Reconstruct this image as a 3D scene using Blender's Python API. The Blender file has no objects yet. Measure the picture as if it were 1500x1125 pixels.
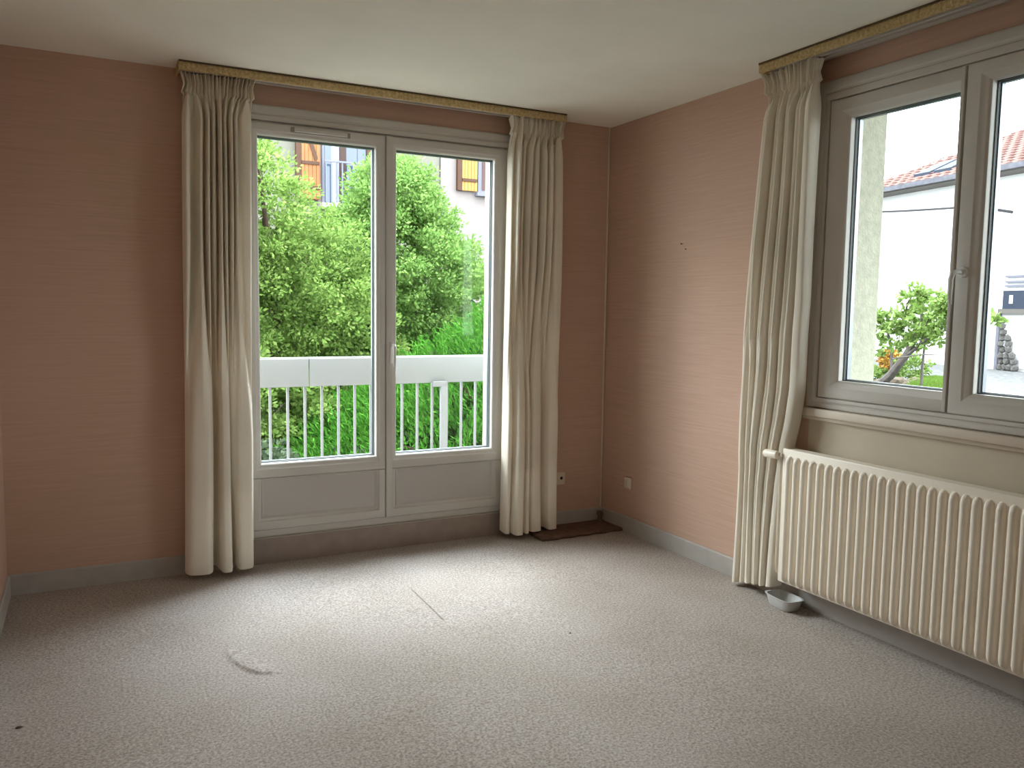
import bpy, bmesh, math, random
import numpy as np
from mathutils import Vector, Matrix

random.seed(7)
rng = np.random.default_rng(7)
S = bpy.context.scene
COL = S.collection

# ------------------------------------------------------------------ camera
CAMP = Vector((-2.950, -4.391, 1.364))
yaw, pitch, roll = math.radians(27.416), math.radians(5.181), math.radians(0.824)
fwd = Vector((math.sin(yaw) * math.cos(pitch), math.cos(yaw) * math.cos(pitch), -math.sin(pitch)))
rt = Vector((math.cos(yaw), -math.sin(yaw), 0))
up = rt.cross(fwd)
r2 = math.cos(roll) * rt + math.sin(roll) * up
u2 = -math.sin(roll) * rt + math.cos(roll) * up
cd = bpy.data.cameras.new('camera')
cam = bpy.data.objects.new('camera', cd)
COL.objects.link(cam)
cam.matrix_world = Matrix(((r2.x, u2.x, -fwd.x, CAMP.x), (r2.y, u2.y, -fwd.y, CAMP.y),
                           (r2.z, u2.z, -fwd.z, CAMP.z), (0, 0, 0, 1)))
cd.sensor_width = 36
cd.lens = 1205.8 / 1500 * 36
cd.clip_start = 0.02
cd.clip_end = 200
S.camera = cam

# ------------------------------------------------------------------ world and light
SKY = 9.6
w = bpy.data.worlds.new('overcast_sky')
S.world = w
w.use_nodes = True
wn = w.node_tree.nodes
wn['Background'].inputs[0].default_value = (0.90, 0.96, 1.0, 1)
wn['Background'].inputs[1].default_value = SKY


def area(name, loc, target, sx, sy, power, col, portal=False):
    ld = bpy.data.lights.new(name, 'AREA')
    ld.shape = 'RECTANGLE'
    ld.size, ld.size_y = sx, sy
    ld.energy = power
    ld.color = col
    o = bpy.data.objects.new(name, ld)
    COL.objects.link(o)
    o.location = loc
    o.rotation_euler = (Vector(target) - Vector(loc)).to_track_quat('-Z', 'Y').to_euler()
    if portal:
        ld.cycles.is_portal = True
    return o


# added area lamps above the garden, boosting the daylight through the balcony door
area('sky_boost', (0.7, 3.1, 6.8), (-1.6, -0.3, 1.0), 4.0, 3.0, 1450, (0.80, 0.89, 1.0))
area('sky_boost', (-2.4, 3.6, 4.15), (-1.4, -1.0, 1.2), 6.0, 1.6, 850, (0.95, 0.98, 1.0))
area('window_portal', (-1.475, 0.32, 1.2), (-1.475, -1, 1.2), 1.5, 2.2, 1, (1, 1, 1), True)
area('window_portal', (0.38, -2.37, 1.64), (-1, -2.37, 1.64), 1.35, 1.35, 1, (1, 1, 1), True)
# no lamp inside the room; plain view transform
S.view_settings.view_transform = 'Standard'
S.view_settings.look = 'None'
S.view_settings.exposure = 0.0
S.view_settings.gamma = 1.0
S.view_settings.use_curve_mapping = False
try:
    S.cycles.use_denoising = True
    S.cycles.max_bounces = 14
    S.cycles.diffuse_bounces = 8
    S.cycles.transparent_max_bounces = 24
    S.cycles.transmission_bounces = 12
    S.cycles.sample_clamp_indirect = 8
except Exception:
    pass


# ------------------------------------------------------------------ materials
def new_mat(name):
    m = bpy.data.materials.new(name)
    m.use_nodes = True
    return m, m.node_tree.nodes, m.node_tree.links, m.node_tree.nodes['Principled BSDF']


def mat(name, col, rough=0.6, metal=0.0, var=0.0, scale=8.0, stretch=(1, 1, 1), bump=0.0, bscale=60.0, spec=0.4,
        col2=None, detail=4.0):
    m, N, L, b = new_mat(name)
    b.inputs['Base Color'].default_value = (*col, 1)
    b.inputs['Roughness'].default_value = rough
    b.inputs['Metallic'].default_value = metal
    b.inputs['Specular IOR Level'].default_value = spec
    tc = N.new('ShaderNodeTexCoord')
    mp = N.new('ShaderNodeMapping')
    mp.inputs['Scale'].default_value = stretch
    L.new(tc.outputs['Object'], mp.inputs[0])
    if var > 0 or col2:
        n = N.new('ShaderNodeTexNoise')
        n.inputs['Scale'].default_value = scale
        n.inputs['Detail'].default_value = detail
        L.new(mp.outputs[0], n.inputs['Vector'])
        r = N.new('ShaderNodeValToRGB')
        c2 = col2 or tuple(c * (1 + var) for c in col)
        c1 = col if col2 else tuple(c * (1 - var) for c in col)
        r.color_ramp.elements[0].position = 0.3
        r.color_ramp.elements[1].position = 0.7
        r.color_ramp.elements[0].color = (*c1, 1)
        r.color_ramp.elements[1].color = (*c2, 1)
        L.new(n.outputs['Fac'], r.inputs[0])
        L.new(r.outputs[0], b.inputs['Base Color'])
    if bump > 0:
        n2 = N.new('ShaderNodeTexNoise')
        n2.inputs['Scale'].default_value = bscale
        n2.inputs['Detail'].default_value = 3
        L.new(mp.outputs[0], n2.inputs['Vector'])
        bp = N.new('ShaderNodeBump')
        bp.inputs['Strength'].default_value = bump
        bp.inputs['Distance'].default_value = 0.004
        L.new(n2.outputs['Fac'], bp.inputs['Height'])
        L.new(bp.outputs[0], b.inputs['Normal'])
    return m


def wallpaper():
    """pink woven wallpaper: fine horizontal threads and faint blotches"""
    m, N, L, b = new_mat('pink_wallpaper')
    b.inputs['Roughness'].default_value = 0.85
    b.inputs['Specular IOR Level'].default_value = 0.2
    tc = N.new('ShaderNodeTexCoord')
    mp = N.new('ShaderNodeMapping')
    mp.inputs['Scale'].default_value = (3.0, 3.0, 110)
    L.new(tc.outputs['Object'], mp.inputs[0])
    n = N.new('ShaderNodeTexNoise')
    n.inputs['Scale'].default_value = 1.0
    n.inputs['Detail'].default_value = 5
    L.new(mp.outputs[0], n.inputs['Vector'])
    r = N.new('ShaderNodeValToRGB')
    r.color_ramp.elements[0].position = 0.3
    r.color_ramp.elements[1].position = 0.72
    r.color_ramp.elements[0].color = (0.56, 0.385, 0.298, 1)
    r.color_ramp.elements[1].color = (0.63, 0.438, 0.350, 1)
    L.new(n.outputs['Fac'], r.inputs[0])
    n2 = N.new('ShaderNodeTexNoise')
    n2.inputs['Scale'].default_value = 1.6
    n2.inputs['Detail'].default_value = 3
    L.new(tc.outputs['Object'], n2.inputs['Vector'])
    mx = N.new('ShaderNodeMix')
    mx.data_type = 'RGBA'
    mx.blend_type = 'MULTIPLY'
    mx.inputs['Factor'].default_value = 0.35
    L.new(r.outputs[0], mx.inputs['A'])
    r2_ = N.new('ShaderNodeValToRGB')
    r2_.color_ramp.elements[0].position = 0.35
    r2_.color_ramp.elements[1].position = 0.7
    r2_.color_ramp.elements[0].color = (0.86, 0.84, 0.74, 1)
    r2_.color_ramp.elements[1].color = (1, 0.97, 0.98, 1)
    L.new(n2.outputs['Fac'], r2_.inputs[0])
    L.new(r2_.outputs[0], mx.inputs['B'])
    L.new(mx.outputs['Result'], b.inputs['Base Color'])
    bp = N.new('ShaderNodeBump')
    bp.inputs['Strength'].default_value = 0.25
    bp.inputs['Distance'].default_value = 0.001
    L.new(n.outputs['Fac'], bp.inputs['Height'])
    L.new(bp.outputs[0], b.inputs['Normal'])
    return m


def carpet():
    m, N, L, b = new_mat('beige_carpet')
    b.inputs['Roughness'].default_value = 0.95
    b.inputs['Specular IOR Level'].default_value = 0.1
    tc = N.new('ShaderNodeTexCoord')
    n = N.new('ShaderNodeTexNoise')
    n.inputs['Scale'].default_value = 105
    n.inputs['Detail'].default_value = 6
    n.inputs['Roughness'].default_value = 0.75
    L.new(tc.outputs['Object'], n.inputs['Vector'])
    r = N.new('ShaderNodeValToRGB')
    r.color_ramp.elements[0].position = 0.37
    r.color_ramp.elements[1].position = 0.62
    r.color_ramp.elements[0].color = (0.262, 0.222, 0.197, 1)
    r.color_ramp.elements[1].color = (0.575, 0.525, 0.495, 1)
    L.new(n.outputs['Fac'], r.inputs[0])
    n2 = N.new('ShaderNodeTexNoise')
    n2.inputs['Scale'].default_value = 2.2
    n2.inputs['Detail'].default_value = 4
    L.new(tc.outputs['Object'], n2.inputs['Vector'])
    r2_ = N.new('ShaderNodeValToRGB')
    r2_.color_ramp.elements[0].position = 0.35
    r2_.color_ramp.elements[1].position = 0.68
    r2_.color_ramp.elements[0].color = (0.88, 0.87, 0.84, 1)
    r2_.color_ramp.elements[1].color = (1, 1, 1, 1)
    L.new(n2.outputs['Fac'], r2_.inputs[0])
    mx = N.new('ShaderNodeMix')
    mx.data_type = 'RGBA'
    mx.blend_type = 'MULTIPLY'
    mx.inputs['Factor'].default_value = 1.0
    L.new(r.outputs[0], mx.inputs['A'])
    L.new(r2_.outputs[0], mx.inputs['B'])
    L.new(mx.outputs['Result'], b.inputs['Base Color'])
    bp = N.new('ShaderNodeBump')
    bp.inputs['Strength'].default_value = 0.3
    bp.inputs['Distance'].default_value = 0.004
    L.new(n.outputs['Fac'], bp.inputs['Height'])
    L.new(bp.outputs[0], b.inputs['Normal'])
    return m


def glass():
    m, N, L, b = new_mat('window_glass')
    N.remove(b)
    out = N['Material Output']
    tr = N.new('ShaderNodeBsdfTransparent')
    tr.inputs[0].default_value = (0.93, 0.95, 0.94, 1)
    gl = N.new('ShaderNodeBsdfGlossy')
    gl.inputs['Roughness'].default_value = 0.02
    lw = N.new('ShaderNodeLayerWeight')
    pw = N.new('ShaderNodeMath')
    pw.operation = 'POWER'
    pw.inputs[1].default_value = 5.0
    L.new(lw.outputs['Facing'], pw.inputs[0])
    fr = N.new('ShaderNodeMath')
    fr.operation = 'MULTIPLY_ADD'
    fr.inputs[1].default_value = 0.6
    fr.inputs[2].default_value = 0.012
    L.new(pw.outputs[0], fr.inputs[0])
    mx = N.new('ShaderNodeMixShader')
    L.new(fr.outputs[0], mx.inputs[0])
    L.new(tr.outputs[0], mx.inputs[1])
    L.new(gl.outputs[0], mx.inputs[2])
    L.new(mx.outputs[0], out.inputs[0])
    return m


def cloth(name, col, trans, weave=True):
    m, N, L, b = new_mat(name)
    N.remove(b)
    out = N['Material Output']
    tc = N.new('ShaderNodeTexCoord')
    n = N.new('ShaderNodeTexNoise')
    n.inputs['Scale'].default_value = 3.5
    n.inputs['Detail'].default_value = 4
    L.new(tc.outputs['Object'], n.inputs['Vector'])
    r = N.new('ShaderNodeValToRGB')
    r.color_ramp.elements[0].position = 0.3
    r.color_ramp.elements[1].position = 0.7
    r.color_ramp.elements[0].color = (*[c * 0.9 for c in col], 1)
    r.color_ramp.elements[1].color = (*col, 1)
    L.new(n.outputs['Fac'], r.inputs[0])
    n2 = N.new('ShaderNodeTexNoise')
    n2.inputs['Scale'].default_value = 350
    L.new(tc.outputs['Object'], n2.inputs['Vector'])
    bp = N.new('ShaderNodeBump')
    bp.inputs['Strength'].default_value = 0.3
    bp.inputs['Distance'].default_value = 0.001
    L.new(n2.outputs['Fac'], bp.inputs['Height'])
    d = N.new('ShaderNodeBsdfDiffuse')
    t = N.new('ShaderNodeBsdfTranslucent')
    L.new(r.outputs[0], d.inputs[0])
    L.new(r.outputs[0], t.inputs[0])
    L.new(bp.outputs[0], d.inputs['Normal'])
    mx = N.new('ShaderNodeMixShader')
    mx.inputs[0].default_value = trans
    L.new(d.outputs[0], mx.inputs[1])
    L.new(t.outputs[0], mx.inputs[2])
    L.new(mx.outputs[0], out.inputs[0])
    return m


def leaf(name, c1, c2, trans=0.3):
    """each leaf has its own tint"""
    m, N, L, b = new_mat(name)
    N.remove(b)
    out = N['Material Output']
    g = N.new('ShaderNodeNewGeometry')
    r = N.new('ShaderNodeValToRGB')
    r.color_ramp.elements[0].color = (*c1, 1)
    r.color_ramp.elements[1].color = (*c2, 1)
    L.new(g.outputs['Random Per Island'], r.inputs[0])
    d = N.new('ShaderNodeBsdfDiffuse')
    t = N.new('ShaderNodeBsdfTranslucent')
    L.new(r.outputs[0], d.inputs[0])
    L.new(r.outputs[0], t.inputs[0])
    mx = N.new('ShaderNodeMixShader')
    mx.inputs[0].default_value = trans
    L.new(d.outputs[0], mx.inputs[1])
    L.new(t.outputs[0], mx.inputs[2])
    L.new(mx.outputs[0], out.inputs[0])
    return m


M = dict(
    wall=wallpaper(), carpet=carpet(), glass=glass(),
    ceiling=mat('ceiling_paint', (0.87, 0.85, 0.77), 0.9, var=0.03, scale=3),
    frame=mat('white_window_plastic', (0.60, 0.575, 0.535), 0.35, var=0.02, scale=5),
    panel=mat('white_door_panel', (0.53, 0.505, 0.475), 0.4),
    gasket=mat('grey_seal', (0.10, 0.12, 0.12), 0.6),
    gasket2=mat('grey_vent_plastic', (0.30, 0.28, 0.25), 0.6),
    lever=mat('white_lever_plastic', (0.72, 0.71, 0.69), 0.3),
    spacer=mat('aluminium_spacer', (0.275, 0.300, 0.330), 0.35, metal=0.6),
    chrome=mat('brushed_metal_handle', (0.75, 0.74, 0.72), 0.3, metal=0.7),
    base=mat('taupe_painted_skirting', (0.448, 0.424, 0.400), 0.6, var=0.05, scale=12),
    kick=mat('threshold_paint', (0.376, 0.309, 0.276), 0.75, var=0.08, scale=12),
    beige=mat('beige_wall_paint', (0.60, 0.53, 0.42), 0.8, var=0.04, scale=5),
    sill=mat('cream_sill_paint', (0.68, 0.60, 0.50), 0.55),
    radiator=mat('cream_radiator_enamel', (0.90, 0.83, 0.72), 0.35, var=0.02, scale=4),
    rad_dark=mat('radiator_convector_steel', (0.45, 0.41, 0.36), 0.6),
    pipe=mat('cream_pipe_paint', (0.72, 0.65, 0.54), 0.5),
    cloth=cloth('cream_curtain_cloth', (0.93, 0.87, 0.76), 0.20),
    hem=cloth('cream_curtain_hem', (0.94, 0.88, 0.77), 0.06),
    gold=mat('gold_fringe_fabric', (0.42, 0.30, 0.13), 0.85, scale=90, bump=1.0, bscale=160, col2=(0.66, 0.52, 0.28)),
    railtop=mat('rail_edge_braid', (0.12, 0.085, 0.04), 0.8),
    track=mat('curtain_track_enamel', (0.50, 0.46, 0.42), 0.5),
    board=mat('old_carpet_offcut', (0.137, 0.081, 0.055), 0.9, var=0.25, scale=30),
    plate=mat('ivory_switch_plastic', (0.72, 0.62, 0.50), 0.4),
    dark=mat('dark_socket_hole', (0.02, 0.018, 0.015), 0.6),
    tray=mat('grey_plastic_tub', (0.62, 0.63, 0.63), 0.45, var=0.05, scale=30),
    seam=mat('carpet_seam_thread', (0.32, 0.28, 0.25), 0.9),
    facade=mat('rough_render', (0.513, 0.505, 0.403), 0.95, var=0.12, scale=30, bump=0.8, bscale=80),
    concrete=mat('balcony_concrete', (0.40, 0.39, 0.36), 0.9, var=0.1, scale=10),
    railing=mat('white_railing_enamel', (0.240, 0.240, 0.258), 0.5),
    ground=mat('garden_soil_grass', (0.010, 0.018, 0.006), 0.95, var=0.4, scale=3),
    gravel=mat('grey_gravel', (0.080, 0.080, 0.080), 0.95, scale=14, col2=(0.18, 0.18, 0.185), bump=1.0, bscale=40),
    white_render=mat('white_house_render', (0.770, 0.770, 0.784), 0.9, var=0.02),
    pink_render=mat('pinkish_white_render', (0.26, 0.225, 0.222), 0.9, var=0.05),
    shaded_render=mat('shaded_beige_render', (0.180, 0.173, 0.144), 0.9, var=0.06),  # shade on this wall segment is put into the grey-beige colour
    orange=mat('orange_shutter_wood', (0.313, 0.119, 0.039), 0.6, var=0.12, scale=6),
    yellow=mat('yellow_orange_shutter_wood', (0.384, 0.204, 0.053), 0.6, var=0.12, scale=6),
    brace=mat('shutter_brace_wood', (0.07, 0.027, 0.012), 0.6),
    pane=mat('house_window_glass', (0.053, 0.075, 0.128), 0.1, spec=0.8),
    net=mat('white_net_curtain', (0.312, 0.300, 0.360), 0.9),
    red_net=mat('reddish_curtain', (0.105, 0.060, 0.060), 0.9),
    house_frame=mat('house_window_paint', (0.156, 0.156, 0.195), 0.6),
    post=mat('brown_window_wood', (0.045, 0.02, 0.015), 0.6),
    tile=mat('red_roof_tile', (0.170, 0.085, 0.073), 0.8, var=0.2, scale=10),
    grey_tile=mat('grey_roof_edge', (0.120, 0.120, 0.144), 0.8, var=0.2, scale=10),
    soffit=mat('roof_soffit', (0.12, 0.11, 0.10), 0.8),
    skylight=mat('dark_skylight_glass', (0.025, 0.035, 0.060), 0.6),
    cable=mat('grey_cable', (0.04, 0.04, 0.045), 0.7),
    stone=mat('grey_stone', (0.10, 0.095, 0.09), 0.9, var=0.3, scale=14, bump=1, bscale=20),
    rock=mat('brown_border_rock', (0.11, 0.085, 0.06), 0.9, var=0.3, scale=14, bump=1, bscale=20),
    bark=mat('grey_bark', (0.10, 0.085, 0.08), 0.9, var=0.3, scale=20, bump=1, bscale=30),
    bark_red=mat('reddish_bark', (0.07, 0.04, 0.03), 0.9, var=0.3, scale=20),
    leaf_a=leaf('light_green_leaf', (0.100, 0.184, 0.037), (0.229, 0.324, 0.094), 0.45),
    leaf_b=leaf('mid_green_leaf', (0.102, 0.207, 0.048), (0.266, 0.403, 0.121), 0.45),
    leaf_c=leaf('bright_juniper_spray', (0.029, 0.121, 0.012), (0.092, 0.241, 0.038), 0.3),
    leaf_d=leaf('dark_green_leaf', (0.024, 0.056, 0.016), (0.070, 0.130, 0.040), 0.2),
    leaf_e=leaf('grey_green_leaf', (0.045, 0.068, 0.036), (0.117, 0.153, 0.096), 0.3),
    leaf_f=leaf('pale_fruit_tree_leaf', (0.108, 0.192, 0.036), (0.270, 0.368, 0.126), 0.35),
    leaf_o=leaf('orange_blossom', (0.286, 0.117, 0.026), (0.494, 0.312, 0.078), 0.2),
    grass=leaf('bright_grass_blade', (0.099, 0.180, 0.026), (0.176, 0.270, 0.065), 0.3),
)


# ------------------------------------------------------------------ helpers
class MB:
    def __init__(s):
        s.v = []
        s.f = []

    def add(s, vs, fs):
        n = len(s.v)
        s.v += [tuple(v) for v in vs]
        s.f += [tuple(i + n for i in f) for f in fs]
        return s

    def box(s, x0, x1, y0, y1, z0, z1):
        x0, x1 = min(x0, x1), max(x0, x1)
        y0, y1 = min(y0, y1), max(y0, y1)
        z0, z1 = min(z0, z1), max(z0, z1)
        return s.add([(x0, y0, z0), (x1, y0, z0), (x1, y1, z0), (x0, y1, z0), (x0, y0, z1), (x1, y0, z1), (x1, y1, z1), (x0, y1, z1)],
                     [(0, 3, 2, 1), (4, 5, 6, 7), (0, 1, 5, 4), (1, 2, 6, 5), (2, 3, 7, 6), (3, 0, 4, 7)])

    def tube(s, pts, radii, n=10, caps=True):
        pts = [Vector(p) for p in pts]
        if not hasattr(radii, '__len__'):
            radii = [radii] * len(pts)
        vs, fs = [], []
        pr = None
        for i, p in enumerate(pts):
            t = (pts[min(i + 1, len(pts) - 1)] - pts[max(i - 1, 0)]).normalized()
            a = pr if pr is not None else (Vector((0, 0, 1)) if abs(t.z) < 0.9 else Vector((1, 0, 0)))
            e1 = (a - t * a.dot(t)).normalized()
            e2 = t.cross(e1)
            pr = e1
            for k in range(n):
                q = 2 * math.pi * k / n
                vs.append(p + (e1 * math.cos(q) + e2 * math.sin(q)) * radii[i])
        for i in range(len(pts) - 1):
            for k in range(n):
                a, b = i * n + k, i * n + (k + 1) % n
                fs.append((a, b, b + n, a + n))
        if caps:
            fs.append(tuple(range(n))[::-1])
            fs.append(tuple(range((len(pts) - 1) * n, len(pts) * n)))
        return s.add(vs, fs)

    def prism(s, poly, axis, a, b):
        """extrude a polygon of 2-D points along axis (0/1/2) from a to b"""
        def P(p, q):
            l = list(p)
            l.insert(axis, q)
            return tuple(l)
        n = len(poly)
        vs = [P(p, a) for p in poly] + [P(p, b) for p in poly]
        fs = [tuple(range(n)), tuple(range(n, 2 * n))[::-1]] + [(i, (i + 1) % n, (i + 1) % n + n, i + n) for i in range(n)]
        return s.add(vs, fs)

    def build(s, name, m, parent=None, bevel=0.0, smooth=False, fn=None, seg=2, angle=40):
        me = bpy.data.meshes.new(name)
        vs = [fn(*v) for v in s.v] if fn else s.v
        me.from_pydata([tuple(v) for v in vs], [], s.f)
        bm = bmesh.new()
        bm.from_mesh(me)
        bmesh.ops.recalc_face_normals(bm, faces=bm.faces)
        if bevel > 0:
            es = [e for e in bm.edges if len(e.link_faces) == 2 and e.calc_face_angle(0) > math.radians(35)]
            bmesh.ops.bevel(bm, geom=es, offset=bevel, segments=seg, affect='EDGES', profile=0.5, clamp_overlap=True)
        bm.to_mesh(me)
        bm.free()
        me.materials.append(m)
        if smooth or bevel > 0:
            for p in me.polygons:
                p.use_smooth = True
            try:
                me.set_sharp_from_angle(angle=math.radians(angle))
            except Exception:
                pass
        o = bpy.data.objects.new(name, me)
        COL.objects.link(o)
        if parent:
            o.parent = parent
        return o


def empty(name, loc=(0, 0, 0), label=None, cat=None, group=None, kind=None):
    o = bpy.data.objects.new(name, None)
    COL.objects.link(o)
    o.location = (0, 0, 0)
    return tag(o, label, cat, group, kind)


def tag(o, label=None, cat=None, group=None, kind=None):
    if label:
        o['label'] = label
    if cat:
        o['category'] = cat
    if group:
        o['group'] = group
    if kind:
        o['kind'] = kind
    return o


# wall frames: (u along wall, z, d out of the wall into the room)
def BACK(u, d, z):
    return (u, -d, z)


def RIGHT(u, d, z):      # u = distance from the corner along the right wall
    return (-d, -u, z)


def ring(mb, u0, u1, z0, z1, wl, wr, wb, wt, prof):
    """moulded frame swept round a rectangle; prof = [(inset fraction 0..1, depth)], closed loop"""
    vs, fs = [], []
    for t, d in prof:
        vs += [(u0 + wl * t, d, z0 + wb * t), (u1 - wr * t, d, z0 + wb * t), (u1 - wr * t, d, z1 - wt * t), (u0 + wl * t, d, z1 - wt * t)]
    n = len(prof)
    for i in range(n):
        j = (i + 1) % n
        for k in range(4):
            l = (k + 1) % 4
            fs.append((i * 4 + k, i * 4 + l, j * 4 + l, j * 4 + k))
    mb.add(vs, fs)
    return mb


# ------------------------------------------------------------------ room shell
XL, YF, H, TH = -3.305, -5.15, 2.50, 0.27
TR = 0.355
# back wall with the door opening
DX0, DX1, DZ0, DZ1 = -2.225, -0.725, 0.14, 2.300
wb_ = MB()
wb_.box(XL - 0.15, DX0, 0, TH, -0.6, H + 0.2).box(DX1, TR, 0, TH, -0.6, H + 0.2)
wb_.box(DX0, DX1, 0, TH, DZ1, H + 0.2).box(DX0, DX1, 0, TH, -0.6, DZ0)
o = wb_.build('wall_back', M['wall'])
tag(o, kind='structure')
# right wall with the window opening (u measured from the corner)
WU0, WU1, WZ0, WZ1 = 1.715, 3.025, 0.975, 2.310
wr_ = MB()
wr_.box(0, TR, -WU0, 0, -0.6, H + 0.2).box(0, TR, YF, -WU1, -0.6, H + 0.2)
wr_.box(0, TR, -WU1, -WU0, WZ1, H + 0.2).box(0, TR, -WU1, -WU0, -0.6, WZ0)
tag(wr_.build('wall_right', M['wall']), kind='structure')
tag(MB().box(XL - 0.15, XL, YF, 0, 0, H + 0.2).build('wall_left', M['wall']), kind='structure')
tag(MB().box(XL - 0.15, TR, YF - 0.15, YF, 0, H + 0.2).build('wall_front', M['ceiling']), kind='structure')
tag(MB().box(XL, 0, YF, 0, H, H + 0.2).build('ceiling', M['ceiling']), kind='structure')

# outer rendered reveals and facade (seen through the panes)
fr = MB()
fr.box(TR, TR + 0.02, -WU0, 0.29, -1.5, 3.2).box(TR, TR + 0.02, YF, -WU1, -1.5, 3.2)
fr.box(TR, TR + 0.02, -WU1, -WU0, WZ1, 3.2).box(TR, TR + 0.02, -WU1, -WU0, -1.5, WZ0)
fr.box(XL - 0.15, DX0, TH, TH + 0.02, -1.5, 3.2).box(DX1, TR, TH, TH + 0.02, -1.5, 3.2)
fr.box(DX0, DX1, TH, TH + 0.02, DZ1, 3.2).box(DX0, DX1, TH, TH + 0.02, -1.5, DZ0)
# reveal linings
tag(MB().box(TR - 0.1, TR + 1.35, YF - 1.0, 0.6, 2.80, 2.92).build('added_shade_slab', M['concrete'], bevel=0.01), kind='structure')  # added unseen overhang, keeps high sky light out of the right window
fr.box(0.075, TR, -WU0 - 0.012, -WU0, WZ0, WZ1).box(0.075, TR, -WU1, -WU1 + 0.012, WZ0, WZ1)
fr.box(0.075, TR, -WU1, -WU0, WZ1 - 0.012, WZ1)
tag(fr.build('wall_outside', M['facade']), kind='structure')
rv = MB()
rv.box(DX0, DX0 + 0.012, 0.075, TH, DZ0, DZ1).box(DX1 - 0.012, DX1, 0.075, TH, DZ0, DZ1)
rv.box(DX0, DX1, 0.075, TH, DZ1 - 0.012, DZ1)
tag(rv.build('trim_1', M['facade']), kind='structure')
os_ = MB().prism([(0.07, WZ0), (TR + 0.05, WZ0), (TR + 0.05, WZ0 + 0.012), (0.07, WZ0 + 0.035)], 1, -WU1 + 0.012, -WU0 - 0.012)
# prism axis=1: points are (x,z)
tag(os_.build('trim_2', M['concrete'], bevel=0.003), kind='structure')

# carpeted floor with a crescent shaped wrinkle
nx, ny = 220, 344
xs = np.linspace(XL, 0, nx)
ys = np.linspace(YF, 0, ny)
# denser sampling near the wrinkle
xs = np.sort(np.concatenate([xs, np.arange(-2.62, -2.15, 0.008)]))
ys = np.sort(np.concatenate([ys, np.arange(-1.50, -0.92, 0.008)]))
XX, YY = np.meshgrid(xs, ys)
wr = np.array([(-2.470, -1.02), (-2.486, -1.10), (-2.478, -1.20), (-2.445, -1.29), (-2.41, -1.34), (-2.37, -1.36), (-2.31, -1.37)])
dist = np.full(XX.shape, 9.0)
tt = np.zeros(XX.shape)
side = np.zeros(XX.shape)
for i in range(len(wr) - 1):
    a, b = wr[i], wr[i + 1]
    ab = b - a
    t = np.clip(((XX - a[0]) * ab[0] + (YY - a[1]) * ab[1]) / (ab @ ab), 0, 1)
    d_ = np.hypot(XX - a[0] - t * ab[0], YY - a[1] - t * ab[1])
    cr = ab[0] * (YY - a[1]) - ab[1] * (XX - a[0])
    m_ = d_ < dist
    dist[m_] = d_[m_]
    tt[m_] = ((i + t) / (len(wr) - 1))[m_]
    side[m_] = np.sign(cr)[m_]
amp = np.sin(np.pi * np.clip(tt, 0.0, 1)) ** 0.9
inner = side > 0
ZZ = 0.009 * amp * np.where(inner, np.exp(-(dist / 0.060) ** 2), np.exp(-(dist / 0.010) ** 2))
ZZ += 0.004 * np.exp(-(((XX + 1.35) / 0.5) ** 2 + ((YY + 1.2) / 0.35) ** 2)) * np.sin(9 * XX + 5 * YY)
ZZ += 0.0022 * np.sin(3.1 * XX + 1.3) * np.sin(2.3 * YY)
ZZ *= np.clip(np.minimum(-YY, np.minimum(-XX, XX - XL)) / 0.15, 0, 1)
vs = np.stack([XX, YY, ZZ], -1).reshape(-1, 3)
nc, nr = len(xs), len(ys)
idx = np.arange(nc * nr).reshape(nr, nc)
fs = np.stack([idx[:-1, :-1], idx[:-1, 1:], idx[1:, 1:], idx[1:, :-1]], -1).reshape(-1, 4)
me = bpy.data.meshes.new('floor')
me.from_pydata(vs.tolist(), [], fs.tolist())
me.materials.append(M['carpet'])
for p in me.polygons:
    p.use_smooth = True
floor = bpy.data.objects.new('floor', me)
COL.objects.link(floor)
tag(floor, kind='structure')
sl = MB().box(XL - 0.15, TR, YF - 0.15, TH, -0.25, -0.02)
sl.build('subfloor', M['concrete'], floor)


def strip(pts, wdt, z):
    mb = MB()
    vs, fs = [], []
    for i, p in enumerate(pts):
        q0, q1 = pts[max(i - 1, 0)], pts[min(i + 1, len(pts) - 1)]
        t = Vector((q1[0] - q0[0], q1[1] - q0[1], 0)).normalized()
        n = Vector((-t.y, t.x, 0))
        ww = wdt * (0.4 if i in (0, len(pts) - 1) else 1)
        vs += [(p[0] - n.x * ww, p[1] - n.y * ww, z), (p[0] + n.x * ww, p[1] + n.y * ww, z), (p[0], p[1], z + 0.0012)]
    for i in range(len(pts) - 1):
        a, b = i * 3, i * 3 + 3
        fs += [(a, b, b + 2, a + 2), (a + 2, b + 2, b + 1, a + 1)]
    mb.add(vs, fs)
    return mb


sp = [(-1.575 - 0.01 * k / 12 + random.uniform(-.003, .003), -0.70 - 0.46 * k / 12) for k in range(13)]
strip(sp, 0.0016, 0.0030).build('seam', M['seam'], floor)

# skirting boards
def skirting(name, fn, segs, h=0.097, t=0.012, m=None):
    mb = MB()
    for a, b in segs:
        mb.prism([(0.0, 0.0), (t, 0.0), (t, h - 0.006), (t - 0.005, h), (0.0, h)], 0, a, b)   # (u; d,z)
    tag(mb.build(name, m or M['base'], fn=fn), kind='structure')


skirting('baseboard_back', BACK, [(XL, -2.262), (-0.688, 0)])
skirting('baseboard_right', RIGHT, [(0, 5.1)])
skirting('baseboard_left', lambda u, d, z: (XL + d, u, z), [(YF, -0.012)])
skirting('baseboard_front', lambda u, d, z: (u, YF + d, z), [(XL, 0)])
# threshold face below the door
kp = MB().box(-2.262, -0.688, 0.0, 0.010, 0, 0.137)
tag(kp.build('trim_3', M['kick'], fn=BACK, bevel=0.002), kind='structure')
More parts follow.
